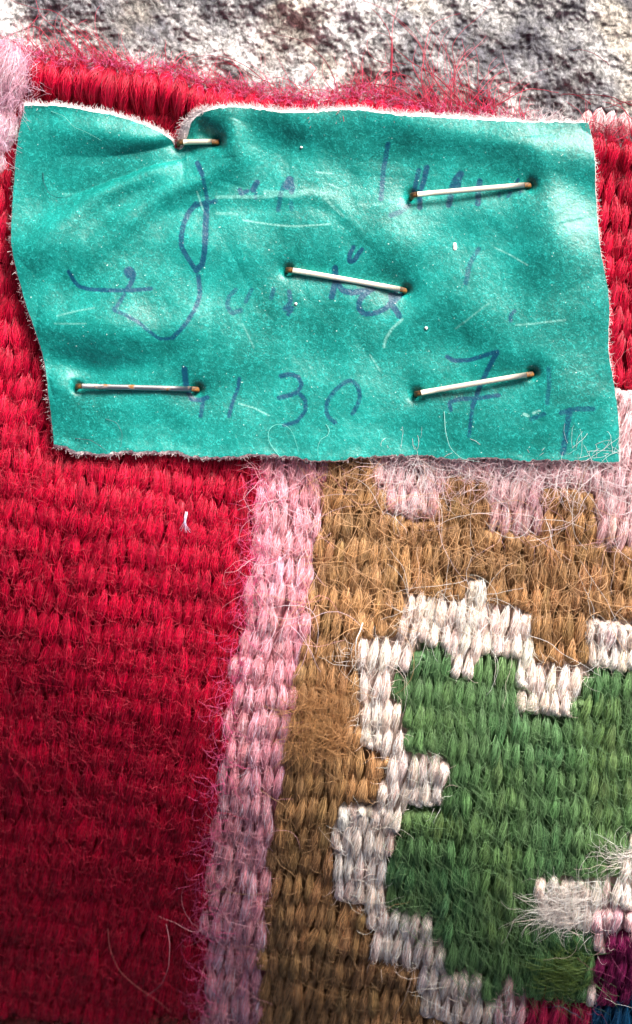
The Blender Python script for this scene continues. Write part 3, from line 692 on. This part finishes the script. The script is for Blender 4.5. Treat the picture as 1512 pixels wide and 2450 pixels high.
Fe = np.concatenate([np.stack([ii+k*nside, jj+k*nside, jj+(k+1)*nside, ii+(k+1)*nside], -1) for k in range(3)])
mesh_obj('cut_edge', Ve, Fe, M_SUEDE, label)
PLc = PLb[::8, ::8]; mesh_obj('underside', place(LX[::8, ::8], LY[::8, ::8], LH[::8, ::8]-.066).reshape(-1, 3), grid_faces(*PLc.shape[:2])[:, ::-1], M_SUEDE, label)
# ragged suede fibres round the cut edge
def rim_hairs(nn, sel, lo, hi, spread, rad):
    i = rng.choice(sel, nn); a = np.arctan2(oy[i], ox[i])+rng.normal(0, spread, nn)
    bx = ex_[i]+ox[i]*prof[i]*rng.uniform(0, 1, nn); by = ey_[i]+oy[i]*prof[i]*rng.uniform(0, 1, nn)
    px, py = curl(nn, 6, bx, by, a, rng.uniform(lo, hi, nn)*rng.uniform(.3, 1, nn), rng.normal(0, 1.2, nn), np.full(nn, .35))
    s = np.linspace(0, 1, 6)[None]; dz = eh_[i][:, None]-.03+rng.uniform(-.02, .035, nn)[:, None]*s*1.5
    return tubes(place(px, py, dz), rng.uniform(*rad, nn), np.array([.90, .80, .82])*rng.uniform(.75, 1.15, (nn, 1)))
T_ = np.arange(NU); Rr = np.arange(NU, NU+NV-1); Bb = np.arange(NU+NV-1, NU+NV-1+NU-1); Ll = np.arange(NU+NV-1+NU-1, nside)
nt_ = T_[(ex_[T_] > 425) & (ex_[T_] < 500)]
Vt, Ft, Ct = merge([rim_hairs(3400, T_, 6, 19, .9, (.0028, .005)), rim_hairs(620, nt_, 8, 26, 1.0, (.0025, .0045)), rim_hairs(420, Rr, 4, 20, .9, (.002, .0032)), rim_hairs(700, Bb[ex_[Bb] < 720], 4, 16, .9, (.002, .0034)),
                    rim_hairs(300, Bb, 4, 16, .9, (.002, .003)), rim_hairs(420, Ll, 4, 18, .9, (.002, .0032)), rim_hairs(60, T_[(ex_[T_] > 1270) & (ex_[T_] < 1345)], 25, 75, .25, (.0028, .0045))])
o = mesh_obj('edge_fuzz', np.clip(Vt, -99, 99), Ft, M_FIB, label, {'Col': ('FLOAT_COLOR', np.clip(Ct, 0, .95))}); o['kind'] = 'stuff'

# ------------------------------------------------------------------ staples
def metal_mat(name, c, rough, rust, seed, met=1.0):
    m, N, L, B = new_mat(name)
    tc = N.new('ShaderNodeTexCoord'); mp = N.new('ShaderNodeMapping'); mp.inputs['Location'].default_value = (seed, seed, 0); L.new(tc.outputs['Object'], mp.inputs[0])
    t = N.new('ShaderNodeTexNoise'); t.inputs['Scale'].default_value = 7; t.inputs['Detail'].default_value = 5; L.new(mp.outputs[0], t.inputs['Vector'])
    r = ramp(N, [(rust, g(0)), (rust+.07, g(1))]); L.new(t.outputs['Fac'], r.inputs[0])
    L.new(mixc(N, L, c, (.26, .11, .025), r.outputs[0]), B.inputs['Base Color'])
    mt = N.new('ShaderNodeMath'); mt.operation = 'SUBTRACT'; mt.inputs[0].default_value = met; mt.use_clamp = True; L.new(r.outputs[0], mt.inputs[1]); L.new(mt.outputs[0], B.inputs['Metallic'])
    B.inputs['Roughness'].default_value = rough
    return m
MM = {'bright': metal_mat('bright_staple_wire', (.99, .91, .74), .40, .70, 1, .45), 'dull': metal_mat('dull_staple_wire', (.55, .55, .56), .35, .56, 4),
      'worn': metal_mat('worn_brass_coloured_wire', (.96, .88, .66), .4, .62, 9, .6), 'rust': metal_mat('rusty_wire', (.10, .055, .025), .6, .45, 3, .3)}
def sweep(path, right, w, h, mat, name, parent):
    """rounded flat wire along path (k,3)"""
    path = np.array(path); k = len(path); T = np.gradient(path, axis=0); T /= np.linalg.norm(T, axis=1, keepdims=True)
    Nn = np.cross(right, T); Nn /= np.linalg.norm(Nn, axis=1, keepdims=True)
    pr = [(-.8, -.95), (-1, -.6), (-1, .15), (-.9, .55), (-.62, .84), (-.22, .98), (.22, .98), (.62, .84), (.9, .55), (1, .15), (1, -.6), (.8, -.95)]
    V_ = np.concatenate([path[i]+np.array([right*x*w/2+Nn[i]*y*h/2 for x, y in pr]) for i in range(k)])
    q = len(pr); F_ = [[i*q+j, i*q+(j+1) % q, (i+1)*q+(j+1) % q, (i+1)*q+j] for i in range(k-1) for j in range(q)]
    e = (k-1)*q
    for j in range(1, q-2, 2): F_ += [[0, j, j+1, j+2], [e+j+2, e+j+1, e+j, e]]
    return mesh_obj(name, V_, F_, mat, parent, smooth=True, origin=V_.mean(0))
SL = ['short brassy staple at the torn notch in the tag\'s top edge', 'bright staple near the upper right corner of the tag', 'bright staple slanting down in the middle of the tag, under the small ink hook',
      'dull grey scratched staple near the lower left corner of the tag', 'bright staple rising to the right across the inked figure 7']
for (a, b, kind), lab in zip(STAPLES, SL):
    hA = float(relief(np.array([a[0]]), np.array([a[1]]))[0]); hB = float(relief(np.array([b[0]]), np.array([b[1]]))[0])
    mid = relief(np.linspace(a[0], b[0], 30), np.linspace(a[1], b[1], 30)).max()
    top_ = max(hA, hB, mid-.01)+.03
    A_ = place(np.array(a[0]*1.), np.array(a[1]*1.), np.array(top_)); B_ = place(np.array(b[0]*1.), np.array(b[1]*1.), np.array(top_))
    d = B_-A_; Lg = np.linalg.norm(d); d /= Lg; up = np.array([0, 0, 1.]); right = np.cross(d, up); right /= np.linalg.norm(right); up = np.cross(right, d)
    st = empty('staple', tuple(float(q) for q in (A_+B_)/2)); tag(st, lab, 'staple', 'staples holding the leather tag')
    cp = [A_+d*(.055+(Lg-.11)*t)+up*(.006*math.sin(math.pi*t)) for t in np.linspace(0, 1, 7)]
    sweep(cp, right, .052, .042, MM[kind], 'crown', st)
    for E_, s in ((A_, 1), (B_, -1)):
        lp = [E_+d*s*.0549]+[E_+d*s*(.055-.055*math.sin(q))+up*(-.055+.055*math.cos(q)) for q in np.linspace(.25, math.pi/2, 6)]+[E_-up*.12, E_-up*.32]
        sweep(lp, right, .050, .040, MM['rust'], 'leg', st)

# ------------------------------------------------------------------ bits lying about
def lone(name, pts, rad, c, h0, h1, lab, cat, onlabel=True, k=30, mat=M_FIB):
    x_, y_ = smooth_line(pts, k); base = relief(x_, y_) if onlabel else np.zeros(k)
    P_ = place(x_, y_, base+h0+(h1-h0)*np.sin(np.linspace(0, 1, k)*math.pi))
    V_, F_, C_ = tubes(P_[None], np.array([rad]), np.array([c]))
    o = mesh_obj(name, V_, F_, mat, None, {'Col': ('FLOAT_COLOR', C_)}, origin=P_[0]); tag(o, lab, cat)
lone('curled_hair', [(112, 415), (114, 440), (125, 470), (145, 483), (165, 482), (180, 472)], .0045, (.01, .10, .12), .006, .03, 'short dark curled hair on the tag\'s upper left corner', 'hair')
lone('looped_hair', [(670, 1100), (648, 1072), (640, 1050), (645, 1028), (663, 1016), (685, 1018), (702, 1035), (712, 1065), (718, 1085)], .0035, (.25, .75, .68), .006, .03, 'pale looped hair on the tag below the inked figure 3', 'hair')
lone('wavy_hair', [(784, 1018), (793, 1030), (790, 1045), (772, 1055), (766, 1075), (767, 1100)], .0032, (.3, .75, .68), .006, .03, 'thin wavy pale hair near the bottom edge of the tag, under the inked 0', 'hair')
lone('bent_hair', [(1061, 986), (1066, 1030), (1078, 1070), (1105, 1098), (1150, 1106)], .0036, (.5, .85, .8), .006, .04, 'long pale bent hair left of the stem of the inked 7', 'hair')
lone('reddish_hair', [(187, 1050), (225, 1055), (255, 1075), (280, 1100)], .0036, (.10, .08, .12), .006, .03, 'fine dark hair at the lower left corner of the tag', 'hair')
lone('arched_hair', [(258, 1005), (285, 1015), (298, 1040), (296, 1068), (285, 1085)], .003, (.12, .14, .18), .006, .03, 'dark arched hair beside the straight one at the tag\'s lower left', 'hair')
lone('forked_hair', [(132, 285), (165, 300), (185, 325), (215, 335), (250, 350)], .003, (.3, .75, .68), .006, .03, 'pale hair running from the tag\'s upper left corner', 'hair')
lone('white_thread', [(865, 1490), (858, 1510), (850, 1525), (849, 1550), (851, 1570)], .011, (.85, .82, .80), .13, .2, 'short thick white thread end standing on the brown field', 'thread', False)
lone('tan_hair', [(270, 2200), (275, 2240), (300, 2290), (345, 2330), (390, 2365), (420, 2400)], .0042, (.45, .12, .12), .14, .2, 'long reddish hair curving across the dark red lower left', 'hair', False)
lone('pale_hair', [(410, 2190), (422, 2230), (420, 2280), (402, 2325), (375, 2350), (360, 2362)], .0046, (.75, .35, .40), .14, .2, 'pale bowed hair over the dark red lower left', 'hair', False)
lone('tan_arc_hair', [(235, 2450), (270, 2430), (310, 2422), (350, 2430), (375, 2450)], .0046, (.55, .35, .22), .14, .2, 'tan arched hair at the bottom edge of the picture', 'hair', False)
# blue-white lint tuft on the red
ps, rs, cs = [], [], []
for q in range(16):
    x_, y_ = smooth_line([(450+rng.normal(0, 2), 1226+rng.normal(0, 2)), (446+rng.normal(0, 3), 1240), (444+rng.normal(0, 2), 1252+rng.normal(0, 4)), (449+rng.normal(0, 6), 1266+rng.normal(0, 5))], 9)
    ps.append(place(x_, y_, .15+.03*rng.uniform(0, 1)+.02*np.sin(np.linspace(0, 3, 9)))); rs.append(rng.uniform(.003, .005)); cs.append((.62, .60, .80))
V_, F_, C_ = tubes(np.array(ps), np.array(rs), np.array(cs)); o = mesh_obj('lint_tuft', V_, F_, M_FIB, None, {'Col': ('FLOAT_COLOR', C_)}, origin=ps[0][0])
tag(o, 'small bluish white lint tuft caught on the red field below the tag', 'lint')
# specks of dried paint or dust on the tag
def speck(x, y, rx, ry, lab, c=(.85, .86, .84)):
    import bmesh
    bm = bmesh.new(); bmesh.ops.create_icosphere(bm, subdivisions=2, radius=1)
    for v_ in bm.verts:
        k = 1+.25*math.sin(v_.co.x*7+x)*math.cos(v_.co.y*5+y); v_.co.x *= rx*k; v_.co.y *= ry*k; v_.co.z *= .012
    me = bpy.data.meshes.new('dust_speck'); bm.to_mesh(me); bm.free(); me.materials.append(M_SPECK)
    o = bpy.data.objects.new('dust_speck', me); col.objects.link(o)
    o.location = tuple(float(q) for q in place(np.array(x*1.), np.array(y*1.), relief(np.array([x*1.]), np.array([y*1.]))[0]+.004)); tag(o, lab, 'speck')
M_SPECK = plain_mat('white_speck', (.85, .85, .83), .7, 40, .1)
speck(1087, 599, .020, .040, 'tall white speck right of the middle staple, largest on the tag')
speck(1020, 791, .015, .015, 'small round white speck below the right end of the middle staple')
speck(709, 732, .014, .014, 'white speck under the left end of the middle staple')
speck(725, 364, .014, .010, 'pale speck near the top edge, right of the torn notch')
print('verts', sum(len(o.data.vertices) for o in bpy.data.objects if o.type == 'MESH'))
